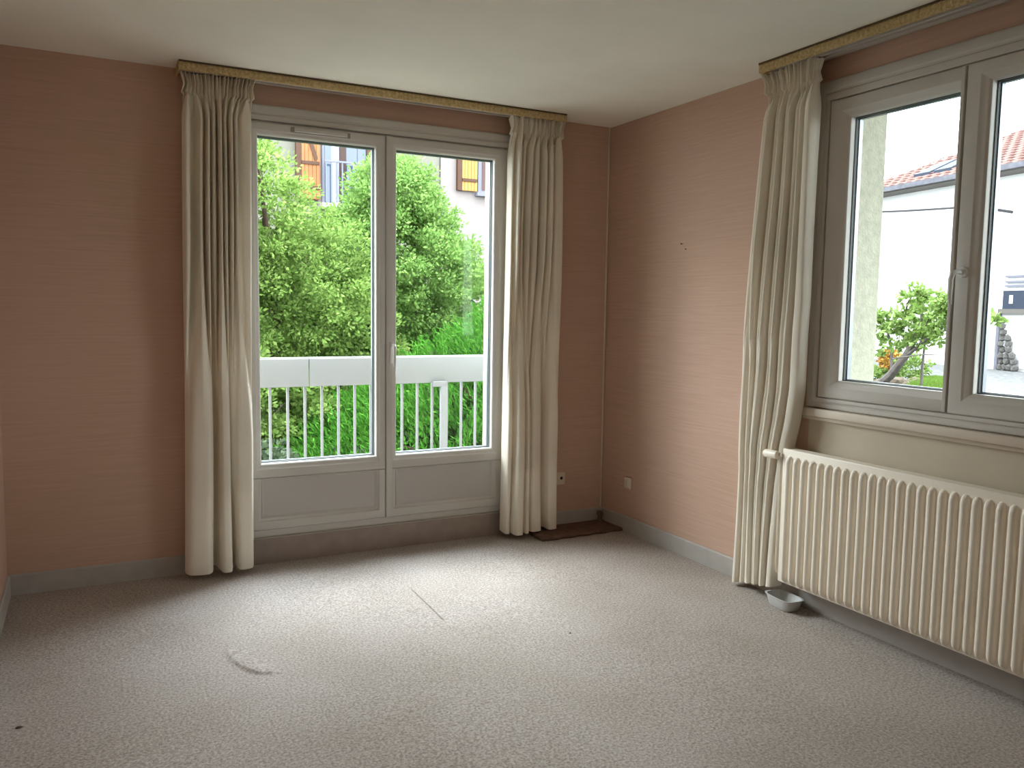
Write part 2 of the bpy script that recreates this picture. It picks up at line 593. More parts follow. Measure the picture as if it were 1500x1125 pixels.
# corner bead of the wallpaper
tag(MB().box(-0.020, -0.011, 0, 0.006, 0.1, H).build('trim_4', M['plate'], fn=BACK, bevel=0.001), kind='structure')
# beige painted panel below the window
tag(MB().box(1.685, 3.08, 0, 0.004, 0.097, 0.905).build('trim_5', M['beige'], fn=RIGHT), kind='structure')

# ------------------------------------------------------------------ joinery
ARCH = [(0, 0), (0, 0.010), (0.10, 0.016), (0.45, 0.016), (0.52, 0.011), (0.62, 0.011), (0.68, 0.018), (0.94, 0.018), (1, 0.014), (1, 0)]
FRAME = [(0, -0.065), (0, -0.003), (0.3, 0.004), (0.85, 0.004), (1, -0.002), (1, -0.065)]
SASH = [(0, -0.060), (0, 0.014), (0.07, 0.021), (0.62, 0.022), (0.70, 0.017), (0.90, 0.012), (1.0, 0.004), (1.0, -0.060)]


def sash(parent, fn, u0, u1, z0, z1, wl, wr, wt, wb, panel=None):
    """casement: moulded frame, seal, spacer and pane; panel = (z top of mid rail panel, z bottom) for the door"""
    mb = MB()
    if panel:
        zp1, zp0, zg = panel
        # upper ring round the glass and lower ring round the panel, sharing the stiles
        ring(mb, u0, u1, zg - 0.075, z1, wl, wr, 0.075, wt, SASH)
        mb2 = MB()
        prof = [(0, -0.055), (0, 0.0135), (0.07, 0.0205), (0.72, 0.0215), (0.80, 0.012), (1.0, 0.006), (1.0, -0.055)]
        ring(mb2, u0, u1, z0, zg - 0.0752, wl, wr, zp0 - z0, 0.004, prof)
        root = mb.build('sash', M['frame'], parent, bevel=0.0012, fn=fn)
        mb2.build('lower_rail', M['frame'], root, bevel=0.0012, fn=fn)
        gz0 = zg
        pm = MB()
        pm.box(u0 + wl - 0.004, u1 - wr + 0.004, -0.03, 0.004, zp0 - 0.004, zg - 0.079)
        pm.build('kick_panel', M['panel'], root, fn=fn)
        rr = MB()
        ring(rr, u0 + wl - 0.004, u1 - wr + 0.004, zp0 - 0.004, zg - 0.077, 0.014, 0.014, 0.014, 0.014,
             [(0, 0.003), (0.2, 0.010), (0.6, 0.007), (1, 0.0045), (1, 0.003)])
        rr.build('panel_bead', M['panel'], root, fn=fn)
    else:
        ring(mb, u0, u1, z0, z1, wl, wr, wb, wt, SASH)
        root = mb.build('sash', M['frame'], parent, bevel=0.0012, fn=fn)
        gz0 = z0 + wb
    a, b, c, d = u0 + wl, u1 - wr, gz0, z1 - wt
    g = MB()
    ring(g, a, b, c, d, 0.004, 0.004, 0.004, 0.004, [(0, -0.036), (0, -0.024), (1, -0.024), (1, -0.036)])
    g.build('seal', M['gasket'], root, fn=fn)
    g = MB()
    ring(g, a, b, c, d, 0.007, 0.007, 0.007, 0.007, [(0, -0.062), (0, -0.042), (1, -0.042), (1, -0.062)])
    g.build('spacer', M['spacer'], root, fn=fn)
    MB().box(a - 0.002, b + 0.002, -0.0405, -0.037, c - 0.002, d + 0.002).build('pane', M['glass'], root, fn=fn)
    return root


# --- balcony door
D = empty('door_1')
tag(D, kind='structure')
mb = MB()
ring(mb, -2.292, -0.650, 0.137, 2.378, 0.067, 0.075, 0.003, 0.078, ARCH)
mb.build('architrave', M['frame'], D, bevel=0.0008, fn=BACK)
mb = MB()
ring(mb, -2.227, -0.723, 0.1375, 2.304, 0.045, 0.045, 0.050, 0.045, FRAME)
mb.build('outer_frame', M['frame'], D, bevel=0.0015, fn=BACK)
lsash = sash(D, BACK, -2.219, -1.4755, 0.183, 2.291, 0.070, 0.0505, 0.063, 0, panel=(0.458, 0.247, 0.536))
rsash = sash(D, BACK, -1.4735, -0.729, 0.183, 2.291, 0.0645, 0.080, 0.063, 0, panel=(0.458, 0.247, 0.536))
# cover strip on the meeting stiles
MB().box(-1.4715, -1.436, 0.020, 0.027, 0.186, 2.288).build('cover_strip', M['frame'], D, bevel=0.002, fn=BACK)
# espagnolette lever
hr = MB()
hr.box(-1.452, -1.426, 0.027, 0.034, 1.055, 1.175)
hnd = hr.build('handle', M['lever'], rsash, bevel=0.004, fn=BACK)
MB().tube([BACK(-1.439, 0.030, 1.155), BACK(-1.439, 0.062, 1.155), BACK(-1.439, 0.068, 1.148), BACK(-1.438, 0.066, 1.10), BACK(-1.437, 0.060, 1.035)],
          [0.009, 0.009, 0.010, 0.009, 0.007], 10).build('handle', M['lever'], rsash, smooth=True)
# trickle vent with end stops on the left sash head
v = MB()
v.box(-1.985, -1.672, 0.021, 0.027, 2.252, 2.280)
vent = v.build('air_vent', M['gasket2'], lsash, bevel=0.003, fn=BACK)
v = MB().box(-1.968, -1.690, 0.027, 0.044, 2.256, 2.277)
v.build('air_vent_cover', M['frame'], lsash, bevel=0.004, fn=BACK)
# hinges on the right stile
for z in (0.42, 1.25, 2.20):
    MB().tube([BACK(-0.716, 0.020, z - 0.045), BACK(-0.716, 0.020, z + 0.045)], 0.008, 10).build('hinge', M['frame'], rsash, smooth=True)

# --- right window
Wd = empty('window_1')
tag(Wd, kind='structure')
mb = MB()
ring(mb, 1.668, 3.072, 0.940, 2.384, 0.060, 0.060, 0.048, 0.088, ARCH)
mb.build('architrave', M['frame'], Wd, bevel=0.0008, fn=RIGHT)
mb = MB()
ring(mb, 1.717, 3.023, 0.977, 2.308, 0.048, 0.048, 0.045, 0.045, FRAME)
mb.build('outer_frame', M['frame'], Wd, bevel=0.0015, fn=RIGHT)
ls = sash(Wd, RIGHT, 1.737, 2.3665, 0.990, 2.291, 0.102, 0.025, 0.083, 0.080)
rs = sash(Wd, RIGHT, 2.3685, 3.000, 0.990, 2.291, 0.092, 0.090, 0.073, 0.083)
MB().box(2.350, 2.3655, 0.018, 0.024, 0.993, 2.288).build('cover_strip', M['frame'], Wd, bevel=0.002, fn=RIGHT)
h = MB().tube([RIGHT(2.405, 0.020, 1.527), RIGHT(2.405, 0.032, 1.527)], [0.021, 0.019], 20)
h.build('handle', M['lever'], rs, smooth=True)
h = MB().tube([RIGHT(2.405, 0.030, 1.527), RIGHT(2.405, 0.066, 1.527), RIGHT(2.400, 0.074, 1.524), RIGHT(2.393, 0.075, 1.50), RIGHT(2.391, 0.072, 1.43), RIGHT(2.391, 0.068, 1.405)],
              [0.009, 0.009, 0.010, 0.0095, 0.008, 0.006], 12)
h.build('handle', M['lever'], rs, smooth=True)
# sill board and its lower bead
MB().box(1.640, 3.10, 0, 0.040, 0.902, 0.938).build('sill', M['sill'], Wd, bevel=0.005, fn=RIGHT)
MB().box(1.660, 3.08, 0, 0.020, 0.884, 0.902).build('sill_bead', M['sill'], Wd, bevel=0.003, fn=RIGHT)

# ------------------------------------------------------------------ radiator
Rr = empty('radiator', label='long cream steel panel radiator with vertical ribs below the right-hand window', cat='radiator')
RU0, RU1, RZ0, RZ1 = 1.650, 3.12, 0.125, 0.748
MB().box(RU0, RU1, 0.112, 0.124, RZ0, RZ1).build('front_panel', M['radiator'], Rr, bevel=0.005, fn=RIGHT, seg=3)
MB().box(RU0 + 0.015, RU1 - 0.015, 0.036, 0.046, RZ0 + 0.01, RZ1 - 0.008).build('back_panel', M['radiator'], Rr, bevel=0.004, fn=RIGHT)
tg = MB()
for dd in (0.050, 0.063, 0.076, 0.089, 0.102):
    tg.box(RU0 + 0.012, RU1 - 0.012, dd, dd + 0.008, RZ1 - 0.012, RZ1 - 0.004)
k = RU0 + 0.012
while k < RU1 - 0.02:
    tg.box(k, k + 0.006, 0.046, 0.113, RZ1 - 0.020, RZ1 - 0.006)
    k += 0.05
tg.build('top_grille', M['radiator'], Rr, fn=RIGHT)
MB().box(RU0, RU0 + 0.004, 0.040, 0.113, RZ0 + 0.01, RZ1 - 0.002).build('side_cover', M['radiator'], Rr, fn=RIGHT)
MB().box(RU1 - 0.004, RU1, 0.040, 0.113, RZ0 + 0.01, RZ1 - 0.002).build('side_cover', M['radiator'], Rr, fn=RIGHT)
cv = MB()
k = RU0 + 0.03
while k < RU1 - 0.03:
    cv.box(k, k + 0.002, 0.047, 0.111, RZ0 + 0.03, RZ1 - 0.025)
    k += 0.02
c_ = cv.build('convector_fins', M['rad_dark'], Rr, fn=RIGHT)
c_['kind'] = 'stuff'
# pressed ribs
rz0, rz1 = RZ0 + 0.008, RZ1 - 0.030
def rib_mesh(wd):
    vs, fs = [], []
    rows = [(rz0, 0.15, 0.25), (rz0 + 0.012, 0.75, 0.8), (rz0 + 0.03, 1, 1), (rz1 - 0.03, 1, 1), (rz1 - 0.012, 0.8, 0.8), (rz1, 0.2, 0.2)]
    prof = [(-0.5, 0.0), (-0.46, 0.42), (-0.34, 0.78), (-0.14, 0.97), (0.10, 1.0), (0.34, 0.78), (0.46, 0.42), (0.5, 0.0)]
    for z, sw, sd in rows:
        for a, b in prof:
            vs.append((a * wd * (0.35 + 0.65 * sw), 0.122 + 0.024 * b * sd, z))
    n = len(prof)
    for i in range(len(rows) - 1):
        for j in range(n - 1):
            fs.append((i * n + j, i * n + j + 1, (i + 1) * n + j + 1, (i + 1) * n + j))
    fs.append(tuple(range(n)))
    fs.append(tuple(range((len(rows) - 1) * n, len(rows) * n))[::-1])
    return MB().add(vs, fs)
ribp = None
k = RU0 + 0.046
while k < RU1 - 0.03:
    if ribp is None:
        ribp = rib_mesh(0.034).build('rib', M['radiator'], Rr, smooth=True, fn=RIGHT, angle=50)
        ob = ribp
    else:
        ob = bpy.data.objects.new('rib', ribp.data)
        COL.objects.link(ob)
        ob.parent = Rr
    ob.location = (0, -k, 0)
    k += 0.0444
# thermostat valve, tail pipe and supply pipe at the corner end
va = MB().tube([RIGHT(1.650, 0.125, 0.713), RIGHT(1.636, 0.125, 0.713)], 0.011, 14)
valve = va.build('valve', M['pipe'], Rr, smooth=True)
vk = MB().tube([RIGHT(1.634, 0.135, 0.713), RIGHT(1.630, 0.135, 0.713), RIGHT(1.562, 0.140, 0.713), RIGHT(1.556, 0.140, 0.713)], [0.015, 0.019, 0.019, 0.015], 18)
vk.build('valve_knob', M['radiator'], valve, smooth=True)
pp = MB().tube([RIGHT(1.637, 0.118, 0.705), RIGHT(1.637, 0.118, 0.20), RIGHT(1.637, 0.112, 0.165), RIGHT(1.637, 0.09, 0.145), RIGHT(1.637, 0.05, 0.14), RIGHT(1.637, 0.012, 0.14)], 0.0075, 12)
pp.build('supply_pipe', M['pipe'], Rr, smooth=True)
for uu in (1.85, 2.9):
    MB().box(uu, uu + 0.03, 0.006, 0.038, 0.2, 0.66).build('wall_bracket', M['rad_dark'], Rr, fn=RIGHT)

# drip tub under the radiator valve
T = MB()
def tub_ring(hw, hl, z, n=28):
    out = []
    for i in range(n):
        a = 2 * math.pi * i / n
        c, s_ = math.cos(a), math.sin(a)
        q = 5.0
        rr_ = (abs(c) ** q + abs(s_) ** q) ** (-1 / q)
        out.append((hw * rr_ * c, hl * rr_ * s_, z))
    return out
rings = [(0.001, 0.001, 0.0), (0.040, 0.066, 0.0), (0.043, 0.070, 0.004), (0.051, 0.082, 0.048), (0.057, 0.088, 0.050), (0.057, 0.088, 0.053),
         (0.050, 0.080, 0.052), (0.041, 0.068, 0.007), (0.001, 0.001, 0.006)]
vs, fs = [], []
for a, b, z in rings:
    vs += tub_ring(a, b, z)
n = 28
for i in range(len(rings) - 1):
    for k in range(n):
        fs.append((i * n + k, i * n + (k + 1) % n, (i + 1) * n + (k + 1) % n, (i + 1) * n + k))
T.add(vs, fs)
tub = T.build('tub', M['tray'], smooth=True)
tub.location = (-0.098, -1.672, 0.003)
tub.rotation_euler.z = math.radians(-6)
tag(tub, 'small grey-white plastic tub on the carpet under the radiator valve', 'tub')

# ------------------------------------------------------------------ curtains
def catmull(pts, n):
    pts = [np.array(p, float) for p in pts]
    P_ = [2 * pts[0] - pts[1]] + pts + [2 * pts[-1] - pts[-2]]
    out = []
    for i in range(1, len(P_) - 2):
        for k in range(12):
            t = k / 12
            p0, p1, p2, p3 = P_[i - 1:i + 3]
            out.append(0.5 * ((2 * p1) + (p2 - p0) * t + (2 * p0 - 5 * p1 + 4 * p2 - p3) * t * t + (3 * p1 - p0 - 3 * p2 + p3) * t ** 3))
    out.append(P_[-2])
    out = np.array(out)
    s_ = np.concatenate([[0], np.cumsum(np.hypot(*np.diff(out, axis=0).T))])
    q = np.linspace(0, s_[-1], n)
    return np.stack([np.interp(q, s_, out[:, 0]), np.interp(q, s_, out[:, 1])], -1)


def pleats(widths, back=0.05, lean=0.15):
    """plan view folds, u and d in 0..1; (width, depth, gap) for every fold"""
    tot = sum(a + g for a, _, g in widths) - widths[-1][2]
    pts = [(0, back)]
    u = 0
    for a, dp, g in widths:
        pts += [(u - lean * g, dp * 0.55), (u + 0.12 * a, dp * 0.93), (u + 0.5 * a, dp), (u + 0.88 * a, dp * 0.93), (u + a + lean * g, dp * 0.55), (u + a - 0.1 * a + 0.1 * g, back + 0.12)]
        u += a + g
        if u < tot:
            pts += [(u - g * 0.5, back)]
    pts = [(p[0] / tot, p[1]) for p in pts]
    return pts


def curtain(name, fn, lo, hi, edges, depth, ztop, zbot, label, seed, hemz=0.425, dshift=lambda z: 0.0, flare=0.012, group=None):
    NU, NZ = 640, 96
    A = catmull(lo, NU)
    B = catmull(hi, NU)
    rg = np.random.default_rng(seed)
    ph = np.linspace(0, 2 * np.pi * 19, NU) + np.cumsum(rg.normal(0, 0.05, NU))
    Cg = np.stack([np.linspace(0, 1, NU) + 0.012 * np.sin(2 * ph), 0.50 + 0.34 * np.sin(ph) * (0.7 + 0.3 * np.sin(ph * 0.37))], -1)
    root = empty(name, label=label, cat='curtain', group=group)
    t = np.linspace(0, 1, NZ)
    t = t ** 1.0
    wob = rg.normal(0, 1, 6)
    def rowpts(s):
        """s: 0 at the top, 1 at the bottom"""
        zmid = ztop - (ztop - 0.03) * s
        kgat = 1 - np.clip((ztop - zmid - 0.05) / 0.16, 0, 1)
        kgat = kgat * kgat * (3 - 2 * kgat)
        m = np.clip((1.75 - zmid) / 1.1, 0, 1)
        m = m * m * (3 - 2 * m)
        Q = A * m + B * (1 - m)
        Q = Q * (1 - kgat) + Cg * kgat
        u0, u1 = edges(zmid)
        f = 0
        if ztop - zmid < 0.10:
            f = flare * (abs((ztop - zmid) - 0.055) / 0.045)
        uu = u0 - f + (u1 - u0 + 2 * f) * Q[:, 0]
        uu = uu + 0.006 * np.sin(zmid * 3 + wob[0]) * np.sin(Q[:, 0] * 6 + wob[1]) * (1 - kgat)
        dd = dshift(zmid) + depth * Q[:, 1] * (1 + 0.15 * np.sin(zmid * 2.1 + wob[2] + Q[:, 0] * 4)) + (0.006 * f / flare * np.sin(ph * 1.0) if f else 0)
        zb = zbot(Q[:, 0], Q[:, 1])
        zz = ztop - (ztop - zb) * s
        if s < 0.02:
            zz = zz + 0.004 * np.sin(ph * 0.9)
        return [fn(a, b, c) for a, b, c in zip(uu, dd, zz)]
    sh = (ztop - hemz) / (ztop - 0.03)
    def sheet(nm, s0, s1, nz, m):
        vs, fs = [], []
        for i in range(nz):
            vs += rowpts(s0 + (s1 - s0) * i / (nz - 1))
        for i in range(nz - 1):
            for k in range(NU - 1):
                fs.append((i * NU + k, i * NU + k + 1, (i + 1) * NU + k + 1, (i + 1) * NU + k))
        me = bpy.data.meshes.new(nm)
        me.from_pydata(vs, [], fs)
        me.materials.append(m)
        for p in me.polygons:
            p.use_smooth = True
        o = bpy.data.objects.new(nm, me)
        COL.objects.link(o)
        o.parent = root
        return o
    sheet('header', 0, 0.045, 14, M['hem'])
    sheet('cloth', 0.045, sh, 60, M['cloth'])
    sheet('hem', sh, 1.0, 26, M['hem'])
    return root


TOPZ = 2.462
loL = pleats([(0.135, 1.0, 0.045), (0.060, 0.95, 0.030), (0.095, 0.85, 0.02)])
hiL = pleats([(0.026, 1.0, 0.050), (0.018, 0.75, 0.016), (0.014, 0.95, 0.014), (0.016, 0.7, 0.014), (0.012, 0.95, 0.012), (0.014, 0.75, 0.012), (0.014, 0.9, 0.012), (0.016, 0.7, 0.010), (0.06, 0.7, 0.01)])
def edL(z):
    return (-2.535 + 0.030 * z / 2.4, -2.215 + 0.022 * z / 2.4)
curtain('curtain', BACK, loL, hiL, edL, 0.115, TOPZ, lambda u, d: 0.028 + 0.012 * (1 - d) + 0.0 * u, 'long cream curtain gathered at the left side of the balcony door', 3, dshift=lambda z: 0.045)
loM = pleats([(0.030, 0.7, 0.01), (0.060, 1.0, 0.01), (0.030, 0.9, 0.012), (0.075, 0.85, 0.035), (0.070, 0.95, 0.01)])
hiM = pleats([(0.012, 0.7, 0.012), (0.020, 1.0, 0.014), (0.014, 0.75, 0.012), (0.018, 0.95, 0.016), (0.030, 0.7, 0.014), (0.014, 0.9, 0.012), (0.016, 1.0, 0.012), (0.060, 0.85, 0.01)])
def edM(z):
    return (-0.770 + 0.022 * z / 2.4, -0.413 - 0.010 * z / 2.4)
curtain('curtain', BACK, loM, hiM, edM, 0.115, TOPZ, lambda u, d: 0.030 + 0.012 * (1 - d), 'long cream curtain gathered between the balcony door and the room corner', 11, hemz=0.415, dshift=lambda z: 0.045)
loR = pleats([(0.035, 1.0, 0.010), (0.022, 0.85, 0.008), (0.018, 0.75, 0.010), (0.026, 0.95, 0.012), (0.016, 0.8, 0.010), (0.022, 0.9, 0.010), (0.016, 0.75, 0.010), (0.022, 0.9, 0.010), (0.05, 0.8, 0.01)])
hiR = pleats([(0.022, 0.8, 0.010), (0.016, 1.0, 0.014), (0.018, 0.75, 0.012), (0.014, 0.95, 0.012), (0.018, 0.8, 0.012), (0.014, 1.0, 0.014), (0.020, 0.8, 0.012), (0.016, 0.9, 0.012), (0.045, 0.85, 0.01)])
def edR(z):
    u0 = np.interp(z, [0, 0.7, 0.9, 1.4, 1.87, 2.36, 2.5], [1.322, 1.338, 1.348, 1.385, 1.428, 1.462, 1.44])
    u1 = np.interp(z, [0, 0.30, 0.55, 0.72, 0.85, 1.0, 1.4, 2.4, 2.5], [1.600, 1.606, 1.616, 1.640, 1.676, 1.704, 1.728, 1.742, 1.742])
    return (float(u0), float(u1))
curtain('curtain', RIGHT, loR, hiR, edR, 0.100, TOPZ, lambda u, d: 0.012 + 0.062 * np.clip(u, 0, 1) ** 0.8, 'slanting cream curtain between the radiator and the pink right wall', 23, hemz=0.44,
        dshift=lambda z: float(np.interp(z, [0, 0.6, 1.25, 2.5], [0.018, 0.016, 0.05, 0.06])))

# curtain rails boxed with a golden braid
def rail(fn, u0, u1, d0, label):
    root = empty('curtain_rail', label=label, cat='curtain rail')
    MB().box(u0, u1, 0.012, d0 - 0.008, 2.476, 2.499).build('rail_board', M['track'], root, fn=fn)
    mb = MB()
    # braid front, slightly bulging, wraps the near end
    prof = [(d0 - 0.008, 2.4985), (d0, 2.496), (d0 + 0.0045, 2.486), (d0 + 0.005, 2.470), (d0 + 0.001, 2.4575), (d0 - 0.008, 2.455)]
    nseg = int((u1 - u0) / 0.012)
    vs, fs = [], []
    for i in range(nseg + 1):
        uu = u0 + (u1 - u0) * i / nseg
        j = 0.0018 * ((i % 2) * 2 - 1)
        for k, (d, z) in enumerate(prof):
            vs.append((uu, d + (j if 0 < k < 5 else 0), z + (j * 0.8 if k >= 4 else 0)))
    n = len(prof)
    for i in range(nseg):
        for k in range(n - 1):
            fs.append((i * n + k, i * n + k + 1, (i + 1) * n + k + 1, (i + 1) * n + k))
        fs.append((i * n + n - 1, i * n, (i + 1) * n, (i + 1) * n + n - 1))
    fs.append(tuple(range(n)))
    fs.append(tuple(range(nseg * n, nseg * n + n))[::-1])
    mb.add(vs, fs)
    mb.build('braid', M['gold'], root, fn=fn)
    MB().box(u0 - 0.001, u0 + 0.006, 0.0, d0 + 0.002, 2.458, 2.499).build('end_braid', M['gold'], root, fn=fn)
    MB().box(u0, u1, d0 - 0.002, d0 + 0.006, 2.492, 2.4995).build('braid_edge', M['railtop'], root, fn=fn)
    for dd in (0.06, 0.10):
        if dd < d0 - 0.02:
            MB().box(u0 + 0.01, u1 - 0.01, dd, dd + 0.016, 2.466, 2.4765).build('track', M['track'], root, fn=fn)
    return root
rail(BACK, -2.528, -0.425, 0.165, 'tan braid-edged curtain rail over the balcony door')
rail(RIGHT, 1.455, 3.30, 0.175, 'tan braid-edged curtain rail over the right-hand window')

# ------------------------------------------------------------------ small fixtures
so = empty('wall_socket', label='ivory wall socket half behind the curtain near the corner', cat='socket')
MB().box(-0.372, -0.290, 0, 0.010, 0.270, 0.350).build('cover_plate', M['plate'], so, bevel=0.004, fn=BACK)
MB().tube([BACK(-0.318, 0.009, 0.312), BACK(-0.318, 0.0108, 0.312)], 0.010, 16).build('socket_hole', M['dark'], so)
sw = empty('blanking_plate', label='small ivory rounded plate low on the right wall beside the corner', cat='wall plate')
MB().box(0.252, 0.318, 0, 0.012, 0.272, 0.342).build('cover_plate', M['plate'], sw, bevel=0.008, fn=RIGHT, seg=3)
MB().box(0.268, 0.302, 0.011, 0.0165, 0.286, 0.328).build('cap', M['plate'], sw, bevel=0.003, fn=RIGHT)
mb = MB().tube([RIGHT(0.731, 0, 1.738), RIGHT(0.731, 0.010, 1.738), RIGHT(0.731, 0.012, 1.738)], [0.0022, 0.0022, 0.005], 8)
tag(mb.build('wall_nail', M['dark']), 'tiny dark nail high on the pink right wall, the upper of two', 'nail')
mb = MB().tube([RIGHT(0.762, 0, 1.708), RIGHT(0.762, 0.006, 1.708), RIGHT(0.762, 0.007, 1.708)], [0.0022, 0.0022, 0.0035], 8)
tag(mb.build('wall_nail', M['dark']), 'tiny dark nail high on the pink right wall, the lower of two', 'nail')
# loose board in the corner, with a worn front edge
nb = 24
vs, fs = [], []
for i in range(nb + 1):
    x = -0.590 + 0.575 * i / nb
    yf = -0.262 + 0.006 * math.sin(i * 1.3) + 0.010 * (i / nb)
    for y, z in ((yf, 0.002), (yf - 0.002, 0.012), (yf + 0.008, 0.020), (-0.13, 0.020 + 0.002 * math.sin(i)), (-0.014, 0.018), (-0.014, 0.002)):
        vs.append((x, y, z))
for i in range(nb):
    for k in range(6):
        fs.append((i * 6 + k, i * 6 + (k + 1) % 6, (i + 1) * 6 + (k + 1) % 6, (i + 1) * 6 + k))
fs += [tuple(range(6)), tuple(range(nb * 6, nb * 6 + 6))[::-1]]
tag(MB().add(vs, fs).build('carpet_offcut', M['board'], smooth=True, angle=30), 'dark brown carpet offcut lying in the corner of the room', 'carpet offcut')
# pipe stub in the corner
st = empty('pipe_stub', label='short dark capped pipe stub standing in the far room corner', cat='pipe')
MB().tube([(-0.045, -0.042, 0.018), (-0.045, -0.042, 0.062)], 0.014, 14).build('pipe', M['board'], st, smooth=True)
MB().tube([(-0.045, -0.042, 0.060), (-0.045, -0.042, 0.078), (-0.045, -0.042, 0.082)], [0.020, 0.020, 0.015], 14).build('cap', M['board'], st, smooth=True)
# crumbs of dirt
def crumb(x, y, l, wdt, h, label):
    vs = [(x - l, y, 0.002), (x - l * .3, y - wdt, 0.002), (x + l * .6, y - wdt * .7, 0.002), (x + l, y + wdt * .4, 0.002), (x, y + wdt, 0.002),
          (x - l * .4, y, 0.002 + h), (x + l * .4, y, 0.002 + h * .8)]
    fs = [(0, 1, 5), (1, 2, 6, 5), (2, 3, 6), (3, 4, 6), (4, 0, 5), (4, 5, 6)]
    tag(MB().add(vs, fs).build('debris', M['board']), label, 'debris')
crumb(-3.176, -1.417, 0.012, 0.006, 0.005, 'dark brown crumb on the carpet near the left wall')
crumb(-1.162, -1.512, 0.005, 0.004, 0.003, 'tiny dark crumb on the middle of the pale carpet')

# ------------------------------------------------------------------ balcony
tag(MB().box(-2.9, 0.25, 0.29, 1.28, -0.18, -0.03).build('trim_6', M['concrete'], bevel=0.01), kind='structure')
Ra = empty('balcony_railing', label='white metal balcony railing with flat top panels and thin vertical bars outside the door', cat='railing')
for a, b in ((-2.85, -1.612), (-1.606, -0.25), (-0.244, 0.22)):
    MB().box(a, b, 1.185, 1.205, 0.822, 1.012).build('top_panel', M['railing'], Ra, bevel=0.003)
MB().box(-2.85, 0.22, 1.21, 1.235, 0.985, 1.02).build('handrail', M['railing'], Ra, bevel=0.004)
MB().box(-2.85, 0.22, 1.200, 1.225, 0.045, 0.070).build('bottom_rail', M['railing'], Ra, bevel=0.003)
bar = None
x = -1.868 - 0.116 * 7
while x < 0.2:
    if bar is None:
        bar = MB().box(-0.0085, 0.0085, 1.206, 1.220, 0.068, 0.99).build('bar', M['railing'], Ra, bevel=0.002)
        ob = bar
    else:
        ob = bpy.data.objects.new('bar', bar.data)
        COL.objects.link(ob)
        ob.parent = Ra
    ob.location.x = x
    x += 0.1163
for xp in (-2.78, -0.632):
    po = MB().box(xp - 0.024, xp + 0.024, 1.150, 1.184, -0.03, 0.80).build('post', M['railing'], Ra, bevel=0.004)
    MB().box(xp - 0.085, xp + 0.024, 1.150, 1.184, 0.795, 0.835).build('bracket', M['railing'], po, bevel=0.004)

# ------------------------------------------------------------------ garden ground
gx = np.linspace(-14, 34, 97)
gy = np.linspace(-22, 40, 125)
GX, GY = np.meshgrid(gx, gy)
tq = np.clip((GY - GX - 1.0) / 3.5, 0, 1)
tq = tq * tq * (3 - 2 * tq)
GZ = 0.45 - 1.45 * tq
inside = (GX < TR + 0.6) & (GY < 1.6)
GZ[inside] = -1.0
GZ = np.where((GX > TR) & (GX < 1.4) & (GY < 0.5), np.minimum(GZ, 0.45), GZ)
vs = np.stack([GX, GY, GZ], -1).reshape(-1, 3)
idx = np.arange(len(gx) * len(gy)).reshape(len(gy), len(gx))
fs = np.stack([idx[:-1, :-1], idx[:-1, 1:], idx[1:, 1:], idx[1:, :-1]], -1).reshape(-1, 4)
fgrav, fsoil = [], []
for f in fs.tolist():
    cx = np.mean([vs[i][0] for i in f])
    cy = np.mean([vs[i][1] for i in f])
    (fgrav if (cx > 6.2 and cy < cx + 2.0) or cy < cx - 4.5 else fsoil).append(f)
def sub(name, faces, m, kind='structure'):
    used = sorted({i for f in faces for i in f})
    mp_ = {i: j for j, i in enumerate(used)}
    me = bpy.data.meshes.new(name)
    me.from_pydata([tuple(vs[i]) for i in used], [], [[mp_[i] for i in f] for f in faces])
    me.materials.append(m)
    o = bpy.data.objects.new(name, me)
    COL.objects.link(o)
    tag(o, kind=kind)
    return o
sub('ground', fsoil, M['ground'])
sub('gravel_drive', fgrav, M['gravel'])

# ------------------------------------------------------------------ foliage
def rand_unit(n):
    v_ = rng.normal(size=(n, 3))
    return v_ / np.linalg.norm(v_, axis=1, keepdims=True)


def foliage(name, parent, m, centres, dirs, length, width, jitter=0.35, up=None, kind='stuff'):
    """one small four-sided folded leaf per centre"""
    n = len(centres)
    d = dirs / np.linalg.norm(dirs, axis=1, keepdims=True)
    r_ = rand_unit(n)
    s_ = np.cross(d, r_)
    s_ /= np.linalg.norm(s_, axis=1, keepdims=True)
    nrm = np.cross(d, s_)
    L_ = (length * (1 + jitter * rng.uniform(-1, 1, n)))[:, None]
    W_ = (width * (1 + jitter * rng.uniform(-1, 1, n)))[:, None]
    p0 = centres - d * L_ * 0.5
    p1 = centres + s_ * W_ * 0.5 + nrm * W_ * 0.12
    p2 = centres + d * L_ * 0.5
    p3 = centres - s_ * W_ * 0.5 + nrm * W_ * 0.12
    V_ = np.stack([p0, p1, p2, p3], 1).reshape(-1, 3)
    me = bpy.data.meshes.new(name)
    me.vertices.add(4 * n)
    me.vertices.foreach_set('co', V_.astype(np.float32).ravel())
    me.loops.add(4 * n)
    me.loops.foreach_set('vertex_index', np.arange(4 * n, dtype=np.int32))
    me.polygons.add(n)
    me.polygons.foreach_set('loop_start', np.arange(0, 4 * n, 4, dtype=np.int32))
    me.polygons.foreach_set('loop_total', np.full(n, 4, dtype=np.int32))
    me.update()
    me.materials.append(m)
    o = bpy.data.objects.new(name, me)
    COL.objects.link(o)
    if parent:
        o.parent = parent
    o['kind'] = kind
    return o


